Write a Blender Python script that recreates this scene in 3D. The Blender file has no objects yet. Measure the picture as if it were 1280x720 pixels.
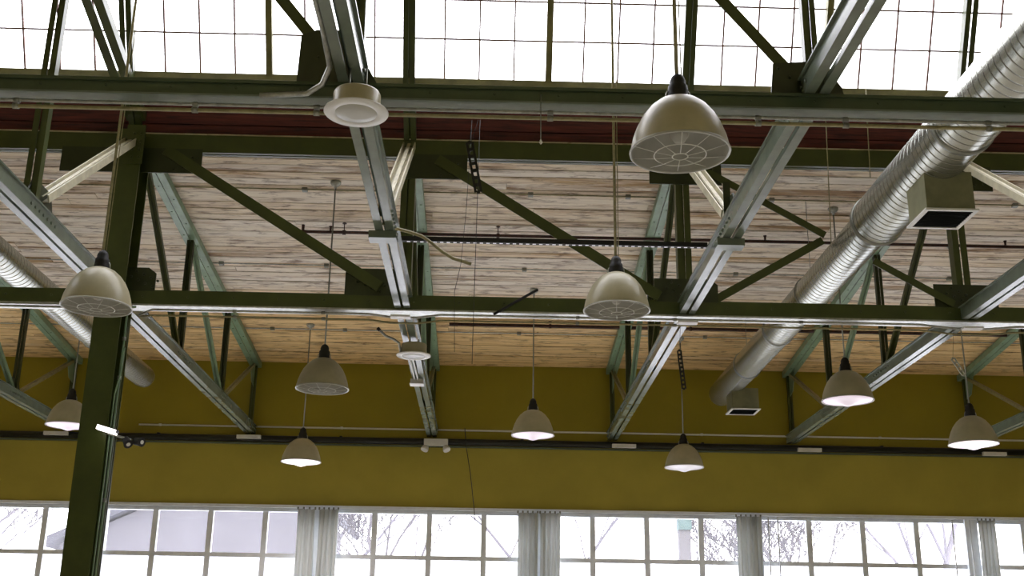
import bpy, math, random
from mathutils import Vector, Matrix
random.seed(7)
S = bpy.context.scene
COL = S.collection
V = Vector
PI = math.pi

# ------------------------------------------------------------------ camera
F_PX, PITCH, YAW, ROLL = 1438.1, 0.3128, 0.0197, 0.0147      # the camera stands at the origin, 1.6 m over the floor
cp, sp, cy, sy = math.cos(PITCH), math.sin(PITCH), math.cos(YAW), math.sin(YAW)
FW = V((sy*cp, cy*cp, sp)); R0 = V((cy, -sy, 0)); U0 = R0.cross(FW)
RT = math.cos(ROLL)*R0 + math.sin(ROLL)*U0; UP = -math.sin(ROLL)*R0 + math.cos(ROLL)*U0
cam = bpy.data.cameras.new('camera'); co = bpy.data.objects.new('camera', cam); COL.objects.link(co)
cam.sensor_width = 36; cam.lens = F_PX/1280*36; cam.clip_end = 500
m3 = Matrix((RT, UP, -FW)).transposed()
co.matrix_world = m3.to_4x4()
S.camera = co
def ray(x, y): return FW + RT*((x-640)/F_PX) - UP*((y-360)/F_PX)
def atY(x, y, Y): r = ray(x, y); return r*(Y/r.y)
def atZ(x, y, Z): r = ray(x, y); return r*(Z/r.z)

# ------------------------------------------------------------------ the hall's measures
YW, YG, YU = 18.44, 11.35, 6.50            # far wall, lattice girder, nearer lattice beam
XB, SP, H = -0.893, 2.912, 3.40            # truss lines and underside of their bottom chords
FLOOR = -1.6
def deck(Y): return 5.30-0.108*(Y-12)      # underside of the boarded roof
def tc(Y): return 5.185-0.108*(Y-12)       # truss top chord
def deckpt(x, y, off=0.0):
    r = ray(x, y); t = (5.30+0.108*12-off)/(r.z+0.108*r.y); return r*t

# ------------------------------------------------------------------ mesh helper
class MB:
    def __init__(s): s.v = []; s.f = []; s.sm = []
    def add(s, vs, fs, smooth=False):
        n = len(s.v); s.v += [tuple(p) for p in vs]
        for f in fs: s.f.append([i+n for i in f]); s.sm.append(smooth)
    def hexa(s, P): s.add(P, [(0,3,2,1),(4,5,6,7),(0,1,5,4),(1,2,6,5),(2,3,7,6),(3,0,4,7)])
    def box(s, x0, x1, y0, y1, z0, z1):
        s.hexa([(x0,y0,z0),(x1,y0,z0),(x1,y1,z0),(x0,y1,z0),(x0,y0,z1),(x1,y0,z1),(x1,y1,z1),(x0,y1,z1)]); return s
    def hexa2(s, xa, xb):
        s.hexa([(xa,3.35,9.8),(xb,3.35,9.8),(xb,1.15,5.8),(xa,1.15,5.8),(xa,3.45,9.9),(xb,3.45,9.9),(xb,1.05,5.85),(xa,1.05,5.85)]); return s
    def obox(s, p0, p1, side, nrm, a0, a1, b0, b1):
        p0, p1 = V(p0), V(p1); d = (p1-p0).normalized()
        side = V(side); side = (side-d*side.dot(d)).normalized()
        nrm = V(nrm); nrm = (nrm-d*nrm.dot(d)-side*nrm.dot(side)).normalized()
        P = []
        for p in (p0, p1):
            for a, b in ((a0,b0),(a1,b0),(a1,b1),(a0,b1)): P.append(p+side*a+nrm*b)
        s.hexa(P); return s
    def angles(s, p0, p1, W, Hh, side, nrm, gap=.016, t=.012):
        """two steel angles side by side: outer webs, inner flanges"""
        s.obox(p0, p1, side, nrm, -W/2, -gap/2, 0, t); s.obox(p0, p1, side, nrm, gap/2, W/2, 0, t)
        s.obox(p0, p1, side, nrm, -W/2, -W/2+t, t, Hh); s.obox(p0, p1, side, nrm, W/2-t, W/2, t, Hh)
        s.obox(p0, p1, side, nrm, -gap/2-t, gap/2+t, Hh*.75, Hh*.75+.006)       # batten closing the gap
        return s
    def angle(s, p0, p1, W, Hh, side, nrm, t=.010):
        s.obox(p0, p1, side, nrm, -W/2, W/2, 0, t); s.obox(p0, p1, side, nrm, W/2-t, W/2, t, Hh); return s
    def tube(s, pts, r, n=8, caps=True):
        pts = [V(p) for p in pts]; rs = r if isinstance(r, (list, tuple)) else [r]*len(pts)
        base = len(s.v); u = None
        for i, p in enumerate(pts):
            if i == 0: d = pts[1]-p
            elif i == len(pts)-1: d = p-pts[i-1]
            else: d = (pts[i+1]-p).normalized()+(p-pts[i-1]).normalized()
            d.normalize()
            if u is None:
                u = d.orthogonal().normalized()
            u = (u-d*u.dot(d)).normalized(); w = d.cross(u)
            for k in range(n):
                a = 2*PI*k/n; s.v.append(tuple(p+(u*math.cos(a)+w*math.sin(a))*rs[i]))
        for i in range(len(pts)-1):
            for k in range(n):
                a = base+i*n+k; b = base+i*n+(k+1) % n
                s.f.append([a, b, b+n, a+n]); s.sm.append(True)
        if caps:
            s.f.append([base+k for k in range(n)][::-1]); s.sm.append(False)
            e = base+(len(pts)-1)*n; s.f.append([e+k for k in range(n)]); s.sm.append(False)
        return s
    def lathe(s, prof, c=(0,0,0), n=32, closed=False):
        c = V(c); base = len(s.v)
        for r, z in prof:
            for k in range(n):
                a = 2*PI*k/n; s.v.append((c.x+r*math.cos(a), c.y+r*math.sin(a), c.z+z))
        m = len(prof); rng = range(m) if closed else range(m-1)
        for i in rng:
            j = (i+1) % m
            for k in range(n):
                k2 = (k+1) % n
                s.f.append([base+i*n+k, base+i*n+k2, base+j*n+k2, base+j*n+k]); s.sm.append(True)
        return s
    def poly(s, pts, ext):
        """flat outline pulled out along ext"""
        pts = [V(p) for p in pts]; ext = V(ext); n = len(pts)
        s.add(pts+[p+ext for p in pts], [tuple(range(n))[::-1], tuple(range(n, 2*n))]+[(i, (i+1) % n, (i+1) % n+n, i+n) for i in range(n)])
        return s
    def bolt(s, p, d, r=.012, h=.012):
        p = V(p); d = V(d).normalized(); s.tube([p, p+d*h, p+d*(h*1.4)], [r, r, r*.5], 6); return s
    def build(s, name, mat, parent=None, **kw):
        me = bpy.data.meshes.new(name); me.from_pydata(s.v, [], s.f); me.update()
        for p, q in zip(me.polygons, s.sm): p.use_smooth = q
        import bmesh
        bm = bmesh.new(); bm.from_mesh(me); bmesh.ops.recalc_face_normals(bm, faces=bm.faces); bm.to_mesh(me); bm.free()
        me.materials.append(mat)
        o = bpy.data.objects.new(name, me); COL.objects.link(o)
        if parent is not None:
            o.parent = parent
            o.matrix_parent_inverse = Matrix.Translation(-parent.location) if parent.parent is None else Matrix.Identity(4)
        for k, v in kw.items(): o[k] = v
        return o
def recentre(o):
    """put a one-mesh thing's origin at its own middle"""
    vs = o.data.vertices; c = sum((v.co for v in vs), V((0,0,0)))/len(vs); c.z = min(v.co.z for v in vs)
    o.data.transform(Matrix.Translation(-c)); o.location = o.location+c
    return o
def tag(o, label, cat, group=None):
    o['label'] = label; o['category'] = cat
    if group: o['group'] = group
    return o
def thing(name, label, cat, loc=(0,0,0), group=None):
    o = bpy.data.objects.new(name, None); COL.objects.link(o); o.location = loc; o.empty_display_size = .1
    return tag(o, label, cat, group)
def struct(o): o['kind'] = 'structure'; return o

# ------------------------------------------------------------------ materials
def new_mat(name):
    m = bpy.data.materials.new(name); m.use_nodes = True; nt = m.node_tree; return m, nt, nt.nodes['Principled BSDF']
def N(nt, t, **kw):
    n = nt.nodes.new(t)
    for k, v in kw.items():
        if k in n.inputs.keys(): n.inputs[k].default_value = v
        else: setattr(n, k, v)
    return n
def mat(name, col, rough=.5, metal=0, var=.12, scale=6, bump=.0, col2=None, emit=None, es=0, spec=None, stretch=None):
    m, nt, b = new_mat(name); L = nt.links
    tcn = N(nt, 'ShaderNodeTexCoord'); mp = N(nt, 'ShaderNodeMapping'); L.new(tcn.outputs['Object'], mp.inputs[0])
    if stretch: mp.inputs['Scale'].default_value = stretch
    no = N(nt, 'ShaderNodeTexNoise', Scale=scale, Detail=6.0, Roughness=.6); L.new(mp.outputs[0], no.inputs['Vector'])
    cr = N(nt, 'ShaderNodeValToRGB'); L.new(no.outputs['Fac'], cr.inputs[0])
    c2 = col2 or tuple(c*(1-var*2) for c in col); c1 = tuple(min(1, c*(1+var)) for c in col)
    cr.color_ramp.elements[0].position = .32; cr.color_ramp.elements[1].position = .66
    cr.color_ramp.elements[0].color = (*c2, 1); cr.color_ramp.elements[1].color = (*c1, 1)
    L.new(cr.outputs[0], b.inputs['Base Color'])
    b.inputs['Roughness'].default_value = rough; b.inputs['Metallic'].default_value = metal
    if spec is not None: b.inputs['Specular IOR Level'].default_value = spec
    if bump:
        bp = N(nt, 'ShaderNodeBump', Strength=bump, Distance=.004)
        L.new(no.outputs['Fac'], bp.inputs['Height']); L.new(bp.outputs[0], b.inputs['Normal'])
    if emit:
        b.inputs['Emission Color'].default_value = (*emit, 1); b.inputs['Emission Strength'].default_value = es
    return m
M = {}
M['green'] = mat('green_steel_paint', (.050,.066,.012), .34, var=.10, scale=5, bump=.1)
M['dgreen'] = mat('shaded_green_steel', (.026,.035,.009), .42, var=.12, scale=5, bump=.1)  # the green paint darkened to stand in for shade on the truss verticals
M['pale'] = mat('pale_green_sheen_and_conduit', (.21,.32,.20), .36, var=.10, scale=7, bump=.1)  # the green paint lightened for reflected light on top chords; also pale conduits
M['chord'] = mat('grey_green_lit_chord', (.15,.185,.14), .19, var=.08, scale=5)  # the green paint greyed and lightened for reflections under the chords
M['beam'] = mat('mid_green_beam_paint', (.062,.090,.050), .26, var=.08, scale=5)
M['cream'] = mat('skylit_cream_steel', (.62,.58,.42), .5, var=.1, scale=9)  # braces lightened to cream, skylight put into their colour
M['galv'] = mat('galvanised_conduit', (.46,.47,.43), .33, .75, var=.15, scale=20)
M['olivecond'] = mat('painted_olive_conduit', (.30,.27,.13), .4, .2, var=.15, scale=20)
M['black'] = mat('black_plastic', (.007,.007,.007), .6, var=.1)
M['blackpipe'] = mat('black_painted_pipe', (.008,.010,.007), .5, var=.2)
M['redpipe'] = mat('oxide_red_sprinkler_pipe', (.05,.015,.011), .5, var=.3, scale=20)
M['red'] = mat('oxide_red_boards', (.11,.020,.012), .7, var=.35, scale=5, stretch=(.5,6,6))
M['enamel'] = mat('aged_cream_enamel_shade', (.47,.43,.28), .35, var=.07, scale=5)
M['enamel_in'] = mat('white_enamel_reflector', (.46,.46,.41), .30, var=.06, scale=5)
M['white'] = mat('white_plastic', (.78,.78,.75), .4, var=.04)
M['frame'] = mat('white_window_paint', (.86,.91,.99), .5, var=.04, scale=8)
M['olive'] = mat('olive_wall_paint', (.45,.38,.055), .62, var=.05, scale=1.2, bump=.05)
M['olive2'] = mat('deeper_olive_upper_wall', (.30,.245,.009), .62, var=.05, scale=1.2, bump=.05)
M['floor'] = mat('sealed_concrete_floor', (.62,.57,.47), .5, var=.06, scale=2)
M['side'] = mat('olive_grey_side_wall_paint', (.30,.25,.10), .8, var=.08, scale=2)
M['brownwood'] = mat('brown_glazing_bar', (.20,.10,.08), .6, var=.15)
M['olivebar'] = mat('olive_glazing_post', (.20,.19,.07), .5, var=.15)
M['grille'] = mat('dark_grille', (.004,.005,.004), .95, spec=.1)
M['gap_backing'] = mat('shade_black_gap_backing', (.015,.012,.010), .95)  # roof backing blackened to stand in for shade in the board gaps
M['curtain'] = None
M['outbark'] = mat('pale_winter_bark', (.155,.145,.175), .9, var=.1, scale=3)
M['outwall'] = mat('pale_lavender_siding', (.135,.13,.155), .8, var=.05, scale=1)
M['outroof'] = mat('grey_lavender_roofing', (.095,.095,.12), .8, var=.1, scale=2)
M['teal'] = mat('teal_sign_cap', (.09,.15,.16), .6)
M['snow'] = mat('trodden_snow', (.75,.76,.80), .8, var=.04, scale=1)
M['lampon'] = mat('lit_lamp_lens', (.9,.85,.9), .3, var=.01, emit=(1,.90,.97), es=1.0)
M['lampmid'] = mat('softly_lit_lamp_lens', (.4,.37,.4), .3, var=.01, emit=(1,.86,.97), es=.62)
M['lampdim'] = mat('dim_lamp_lens', (.4,.38,.4), .3, var=.01, emit=(1,.93,.98), es=.30)
M['tube'] = mat('lit_bar_lens', (.9,.9,.9), .3, var=.01, emit=(1,.93,.86), es=2.5)
M['led'] = mat('led_strip_lens', (.8,.8,.85), .3, var=.01, emit=(.9,.88,1), es=.35)
M['screw'] = mat('dull_steel', (.30,.31,.27), .4, .7)

def duct_mat(name, pitch):
    m, nt, b = new_mat(name); L = nt.links
    tcn = N(nt, 'ShaderNodeTexCoord'); wv = N(nt, 'ShaderNodeTexWave', wave_type='BANDS', bands_direction='Y', Scale=.314159/pitch*1.0, Distortion=0.0)
    # a spiral lock seam: the band coordinate shifts once round the duct
    sx = N(nt, 'ShaderNodeSeparateXYZ'); L.new(tcn.outputs['Object'], sx.inputs[0])
    at = N(nt, 'ShaderNodeMath', operation='ARCTAN2'); L.new(sx.outputs['X'], at.inputs[0]); L.new(sx.outputs['Z'], at.inputs[1])
    d1 = N(nt, 'ShaderNodeMath', operation='DIVIDE'); L.new(at.outputs[0], d1.inputs[0]); d1.inputs[1].default_value = 2*PI
    d2 = N(nt, 'ShaderNodeMath', operation='DIVIDE'); L.new(sx.outputs['Y'], d2.inputs[0]); d2.inputs[1].default_value = pitch
    ad = N(nt, 'ShaderNodeMath', operation='ADD'); L.new(d1.outputs[0], ad.inputs[0]); L.new(d2.outputs[0], ad.inputs[1])
    fr = N(nt, 'ShaderNodeMath', operation='FRACT'); L.new(ad.outputs[0], fr.inputs[0])
    cr = N(nt, 'ShaderNodeValToRGB'); L.new(fr.outputs[0], cr.inputs[0])
    e = cr.color_ramp.elements; e[0].position = 0; e[0].color = (0,0,0,1); e[1].position = .10; e[1].color = (1,1,1,1)
    x = e.new(.90); x.color = (1,1,1,1); x = e.new(1.0); x.color = (0,0,0,1)
    nt.nodes.remove(wv)
    no = N(nt, 'ShaderNodeTexNoise', Scale=9.0, Detail=5.0); L.new(tcn.outputs['Object'], no.inputs['Vector'])
    mx = N(nt, 'ShaderNodeMix', data_type='RGBA'); L.new(cr.outputs[0], mx.inputs['Factor'])
    mx.inputs['A'].default_value = (.22,.22,.18,1)
    c2 = N(nt, 'ShaderNodeValToRGB'); L.new(no.outputs['Fac'], c2.inputs[0])
    c2.color_ramp.elements[0].color = (.36,.37,.32,1); c2.color_ramp.elements[1].color = (.58,.59,.53,1)
    L.new(c2.outputs[0], mx.inputs['B']); L.new(mx.outputs['Result'], b.inputs['Base Color'])
    bp = N(nt, 'ShaderNodeBump', Strength=.45, Distance=.008); L.new(cr.outputs[0], bp.inputs['Height']); L.new(bp.outputs[0], b.inputs['Normal'])
    b.inputs['Metallic'].default_value = .85; b.inputs['Roughness'].default_value = .27
    return m
M['duct'] = duct_mat('spiral_galvanised_duct', .088)

def wood_mat():
    m, nt, b = new_mat('weathered_roof_boards'); L = nt.links
    at = N(nt, 'ShaderNodeAttribute', attribute_name='board'); sp_ = N(nt, 'ShaderNodeSeparateColor'); L.new(at.outputs['Color'], sp_.inputs[0])
    tcn = N(nt, 'ShaderNodeTexCoord')
    def noise(sc, scale, det=6, dist=0.0):
        mp = N(nt, 'ShaderNodeMapping'); mp.inputs['Scale'].default_value = sc; L.new(tcn.outputs['Object'], mp.inputs[0])
        cb = N(nt, 'ShaderNodeCombineXYZ'); L.new(sp_.outputs[0], cb.inputs[0])
        ml = N(nt, 'ShaderNodeVectorMath', operation='MULTIPLY_ADD'); L.new(cb.outputs[0], ml.inputs[0]); ml.inputs[1].default_value = (37,11,5); L.new(mp.outputs[0], ml.inputs[2])
        n = N(nt, 'ShaderNodeTexNoise', Scale=scale, Detail=float(det), Roughness=.65, Distortion=dist); L.new(ml.outputs[0], n.inputs['Vector']); return n
    grain = noise((.30,16,16), 2.2, 8, .3); wear = noise((.38,3.2,3.2), 1.7, 7, .6); stain = noise((1.3,5,5), 2.4, 5, .5)
    # limewash, worn off in streaks
    rw = N(nt, 'ShaderNodeValToRGB'); L.new(grain.outputs['Fac'], rw.inputs[0])
    rw.color_ramp.elements[0].position = .30; rw.color_ramp.elements[0].color = (.52,.42,.33,1); rw.color_ramp.elements[1].position = .50; rw.color_ramp.elements[1].color = (.92,.86,.76,1)
    rb = N(nt, 'ShaderNodeValToRGB'); L.new(grain.outputs['Fac'], rb.inputs[0])
    rb.color_ramp.elements[0].position = .30; rb.color_ramp.elements[0].color = (.13,.06,.025,1); rb.color_ramp.elements[1].position = .65; rb.color_ramp.elements[1].color = (.50,.33,.17,1)
    rn = N(nt, 'ShaderNodeValToRGB'); L.new(grain.outputs['Fac'], rn.inputs[0])
    rn.color_ramp.elements[0].position = .28; rn.color_ramp.elements[0].color = (.50,.30,.12,1); rn.color_ramp.elements[1].position = .60; rn.color_ramp.elements[1].color = (.95,.70,.33,1)
    wf = N(nt, 'ShaderNodeMath', operation='ADD'); L.new(wear.outputs['Fac'], wf.inputs[0]); L.new(sp_.outputs[1], wf.inputs[1])   # G: how much a board has lost its wash
    wr = N(nt, 'ShaderNodeValToRGB'); L.new(wf.outputs[0], wr.inputs[0]); wr.color_ramp.elements[0].position = .58; wr.color_ramp.elements[1].position = .76
    m1 = N(nt, 'ShaderNodeMix', data_type='RGBA'); L.new(wr.outputs[0], m1.inputs['Factor']); L.new(rw.outputs[0], m1.inputs['A']); L.new(rb.outputs[0], m1.inputs['B'])
    m2 = N(nt, 'ShaderNodeMix', data_type='RGBA'); L.new(sp_.outputs[2], m2.inputs['Factor']); L.new(m1.outputs['Result'], m2.inputs['A']); L.new(rn.outputs[0], m2.inputs['B'])  # B: bare new board
    sr = N(nt, 'ShaderNodeValToRGB'); L.new(stain.outputs['Fac'], sr.inputs[0]); sr.color_ramp.elements[0].position = .32; sr.color_ramp.elements[0].color = (.20,.13,.09,1); sr.color_ramp.elements[1].position = .48; sr.color_ramp.elements[1].color = (1,1,1,1)
    m3_ = N(nt, 'ShaderNodeMix', data_type='RGBA', blend_type='MULTIPLY'); m3_.inputs['Factor'].default_value = .8
    L.new(m2.outputs['Result'], m3_.inputs['A']); L.new(sr.outputs[0], m3_.inputs['B'])
    L.new(m3_.outputs['Result'], b.inputs['Base Color']); b.inputs['Roughness'].default_value = .75
    bp = N(nt, 'ShaderNodeBump', Strength=.4, Distance=.01); L.new(grain.outputs['Fac'], bp.inputs['Height']); L.new(bp.outputs[0], b.inputs['Normal'])
    return m
M['wood'] = wood_mat()

def glass_mat(name, trans, diff, tint=(1,1,1)):
    m, nt, b = new_mat(name); L = nt.links; out = nt.nodes['Material Output']
    t = N(nt, 'ShaderNodeBsdfTransparent'); t.inputs[0].default_value = (*tint, 1)
    d = N(nt, 'ShaderNodeBsdfTranslucent'); d.inputs[0].default_value = (.93,.93,.95,1)
    g = N(nt, 'ShaderNodeBsdfGlossy', Roughness=.05)
    a = N(nt, 'ShaderNodeMixShader'); a.inputs[0].default_value = diff; L.new(t.outputs[0], a.inputs[1]); L.new(d.outputs[0], a.inputs[2])
    c = N(nt, 'ShaderNodeMixShader'); c.inputs[0].default_value = 1-trans; L.new(a.outputs[0], c.inputs[1]); L.new(g.outputs[0], c.inputs[2])
    L.new(c.outputs[0], out.inputs[0]); nt.nodes.remove(b); return m
M['glass'] = glass_mat('clear_window_glass', .96, .03)
M['frost'] = glass_mat('frosted_window_film', .97, .55)
M['wired'] = glass_mat('wired_skylight_glass', .97, .15)
def cloth_mat():
    m, nt, b = new_mat('sheer_grey_white_curtain'); L = nt.links; out = nt.nodes['Material Output']
    d = N(nt, 'ShaderNodeBsdfDiffuse'); d.inputs[0].default_value = (.54,.56,.55,1)
    t = N(nt, 'ShaderNodeBsdfTranslucent'); t.inputs[0].default_value = (.17,.175,.17,1)
    a = N(nt, 'ShaderNodeAddShader'); L.new(d.outputs[0], a.inputs[0]); L.new(t.outputs[0], a.inputs[1])
    tr = N(nt, 'ShaderNodeBsdfTransparent'); mx = N(nt, 'ShaderNodeMixShader')
    mx.inputs[0].default_value = .9
    L.new(tr.outputs[0], mx.inputs[1]); L.new(a.outputs[0], mx.inputs[2]); L.new(mx.outputs[0], out.inputs[0]); nt.nodes.remove(b); return m
M['curtain'] = cloth_mat()

# ------------------------------------------------------------------ setting: floor, walls, boarded roof
XL, XR, YBK = -13.5, 14.5, -6.0
struct(MB().box(XL-.3, XR+.3, YBK-.3, YW+.3, FLOOR-.2, FLOOR).build('floor', M['floor']))
WT, WB = 2.235, -0.70                     # window head and sill heights
PW, X0 = .8615, -6.918                    # glazing pitch of the window wall
XWL, XWR = X0-7*PW, X0+21*PW
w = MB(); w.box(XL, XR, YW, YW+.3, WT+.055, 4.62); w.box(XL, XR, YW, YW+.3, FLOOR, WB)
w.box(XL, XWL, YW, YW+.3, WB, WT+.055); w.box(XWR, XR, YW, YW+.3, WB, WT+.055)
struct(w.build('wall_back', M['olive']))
struct(MB().box(XL, XR, YW-.012, YW, 3.36, 4.60).build('trim_12', M['olive2']))  # upper wall band, a deeper olive than the wall below
struct(MB().box(XL, XR, YW-.05, YW-.001, 3.235, 3.262).build('trim_13', M['chord']))  # pale strip standing in for the highlight along the pipe's lower edge
def side_wall(name, x0, x1):
    w = MB(); gz = lambda y: 5.75+(10.87-y)*math.tan(math.radians(62))
    pts = [(x0,YBK,FLOOR),(x0,YW+.3,FLOOR),(x0,YW+.3,4.75),(x0,11.3,5.55),(x0,10.87,5.85),(x0,8.7,9.9),(x0,3.4,9.9),(x0,1.2,5.85),(x0,.7,5.55),(x0,YBK,4.75)]
    w.poly(pts, (x1-x0,0,0)); return struct(w.build(name, M['side']))
side_wall('wall_left', XL-.3, XL); side_wall('wall_right', XR, XR+.3)
struct(MB().box(XL, XR, YBK-.3, YBK, FLOOR, 4.75).build('wall_front', M['side']))

GAP = [.006,.014,.008,.030,.007,.012,.020,.006,.010,.026,.006,.014,.034,.008,.010]
def boards(name, y0, y1, zf, flip=False):
    """boarded roof, each plank its own board with joints between planks"""
    vs = []; fs = []; colr = []; bw = .152; y = y0; i = 0
    while y < y1-.02:
        ye = min(y+bw, y1); x = XL; first = True
        bare = 1.0 if y > 16.15 else (.55 if y > 15.4 else 0.0)
        bare = min(1, max(0, bare+random.uniform(-.12,.12))) if bare else (random.uniform(0,.28))
        while x < XR:
            xe = min(XR, x+(random.uniform(.5,4) if first else random.uniform(4.5,7.0))); first = False
            drop = random.uniform(0,.010); g = GAP[i % len(GAP)]
            c = (random.random(), random.uniform(-.13,.17), min(1, max(0, bare+random.uniform(-.05,.05))), 1)
            n = len(vs); yb = ye-g
            for (px, py) in ((x+.002,y),(xe-.002,y),(xe-.002,yb),(x+.002,yb)): vs.append((px,py,zf(py)-drop))
            for (px, py) in ((x+.002,y),(xe-.002,y),(xe-.002,yb),(x+.002,yb)): vs.append((px,py,zf(py)+.03))
            for f in ((0,1,2,3),(7,6,5,4),(0,4,5,1),(1,5,6,2),(2,6,7,3),(3,7,4,0)): fs.append([q+n for q in f]); colr.append(c)
            x = xe
        y = ye; i += 1
    me = bpy.data.meshes.new(name); me.from_pydata(vs, [], fs); me.update()
    ca = me.color_attributes.new('board', 'FLOAT_COLOR', 'CORNER')
    k = 0
    for p, c in zip(me.polygons, colr):
        for _ in p.loop_indices: ca.data[k].color = c; k += 1
    me.materials.append(M['wood']); o = bpy.data.objects.new(name, me); COL.objects.link(o); return struct(o)
ceil = boards('ceiling', 11.42, YW, lambda y: deck(y))
b2 = boards('ceiling', YBK, .60, lambda y: deck(12.0-y if False else (24.0-0)*0+12.0+(0.6-y))+.06)
mb = MB()                                  # sheathing over the boards
mb.hexa([(XL,11.40,deck(11.4)+.05),(XR,11.40,deck(11.4)+.05),(XR,YW+.3,deck(YW+.3)+.05),(XL,YW+.3,deck(YW+.3)+.05),
         (XL,11.40,deck(11.4)+.15),(XR,11.40,deck(11.4)+.15),(XR,YW+.3,deck(YW+.3)+.15),(XL,YW+.3,deck(YW+.3)+.15)])
z0 = 5.42
mb.hexa([(XL,YBK-.3,4.74),(XR,YBK-.3,4.74),(XR,.62,z0+.06),(XL,.62,z0+.06),(XL,YBK-.3,4.84),(XR,YBK-.3,4.84),(XR,.62,z0+.16),(XL,.62,z0+.16)])
mb.box(XL, XR, 3.3, 8.75, 9.86, 10.0)
mb.box(XL, XR, 1.0, 1.1, 5.4, 5.85)
struct(mb.build('ceiling', M['gap_backing']))

# red boarded soffit between the girder and the skylight sill
GY, GZ = 10.87, 5.74
r = MB()
for k in range(4):
    a, b = k/4, (k+1)/4-.02
    ya, za = 11.47+(GY+.03-11.47)*a, 5.34+(GZ+.02-5.34)*a
    yb, zb = 11.47+(GY+.03-11.47)*b, 5.34+(GZ+.02-5.34)*b
    r.hexa([(XL,ya,za),(XR,ya,za),(XR,yb,zb),(XL,yb,zb),(XL,ya+.03,za+.05),(XR,ya+.03,za+.05),(XR,yb+.03,zb+.05),(XL,yb+.03,zb+.05)])
r.hexa([(XL,11.5,5.36),(XR,11.5,5.36),(XR,GY+.1,GZ+.1),(XL,GY+.1,GZ+.1),(XL,11.55,5.42),(XR,11.55,5.42),(XR,GY+.15,GZ+.16),(XL,GY+.15,GZ+.16)])
struct(r.build('trim_1', M['red']))
r = MB(); r.box(XL, XR, GY-.09, GY+.10, GZ-.03, GZ+.03); r.box(XL, XR, GY-.05, GY-.03, GZ+.03, GZ+.055)
struct(r.build('trim_2', M['olivebar']))

# ------------------------------------------------------------------ sloping skylight
TH = math.radians(62); gd = V((0,-math.cos(TH),math.sin(TH))); gn = V((0,-math.sin(TH),-math.cos(TH)))   # up the slope, into the hall
GL = 4.6
def gp(x, t, off=0): return V((x,GY,GZ+.03))+gd*t+gn*off
def skylight(idx, sx, y_flip=None):
    mp = (lambda p: p) if y_flip is None else (lambda p: V((p.x, y_flip-p.y, p.z)))
    m = MB(); m.hexa([mp(gp(x,t,o)) for o in (0,.006) for x, t in ((XL,0),(XR,0),(XR,GL),(XL,GL))])
    g = struct(m.build('window_%d' % idx, M['wired']))
    return g
sk = skylight(1, 1)
k0 = int((XL-XB)/(SP/8)); k1 = int((XR-XB)/(SP/8))
m = MB()
for k in range(k0, k1+1):
    if k % 4: x = XB+k*SP/8; m.obox(gp(x,0), gp(x,GL), (1,0,0), gn, -.008, .008, .006, .030)
m.build('glazing_bar', M['brownwood'], sk)
m = MB()
for j in range(1, 11):
    t = .05+j*.40; m.obox(gp(XL,t), gp(XR,t), gd, gn, -.009, .009, .006, .022)
m.build('cross_bar', M['brownwood'], sk)
for k in range(k0, k1+1):
    x = XB+k*SP/8
    if k % 8 == 4:
        m = MB(); m.obox(gp(x,0), gp(x,GL), (1,0,0), gn, -.033, .033, .006, .09); m.build('mullion', M['olivebar'], sk)
struct(MB().hexa2(XL,XR).build('ceiling', M['side']))

# ------------------------------------------------------------------ far window wall
sep = [X0+(1+4*j)*PW for j in range(-2, 6)]
HT = struct(MB().box(XWL, XWR, YW-.05, YW+.12, WT, WT+.045).box(XWL, XWR, YW-.02, YW+.2, WT-.0, WT+.02).build('trim_3', M['frame']))
TR = 1.505
for j in range(len(sep)-1):
    xa, xb = sep[j], sep[j+1]
    m = MB(); m.box(xa, xb, YW+.02, YW+.12, WT-.055, WT); m.box(xa, xb, YW+.02, YW+.12, WB, WB+.07)
    m.box(xa-.001, xa+.07, YW+.02, YW+.12, WB+.07, WT-.055); m.box(xb-.07, xb, YW+.02, YW+.12, WB+.07, WT-.055)
    fr = struct(m.build('window_%d' % (3+j), M['frame']))
    for q in (1,2,3):
        x = xa+q*PW; MB().box(x-.042, x+.042, YW+.03, YW+.11, WB+.07, WT-.055).build('mullion', M['frame'], fr)
    z = TR
    while z > WB+.1:
        t = MB()
        for q in range(4):
            t.box(xa+q*PW+(.07 if q == 0 else .042), xa+(q+1)*PW-(.07 if q == 3 else .042), YW+.035, YW+.105, z-.033, z+.033)
        t.build('transom', M['frame'], fr); z -= .73
    MB().box(xa, xb, YW+.065, YW+.071, TR, WT-.05).build('pane', M['glass'], fr)
    MB().box(xa, xb, YW+.065, YW+.071, WB+.05, TR).build('frosted_pane', M['frost'], fr)
# piers between the window bays
for j, x in enumerate(sep[1:-1]):
    struct(MB().box(x-.10, x+.10, YW-.03, YW+.16, WB, WT-.002).build('trim_%d' % (4+j), M['frame']))
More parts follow.
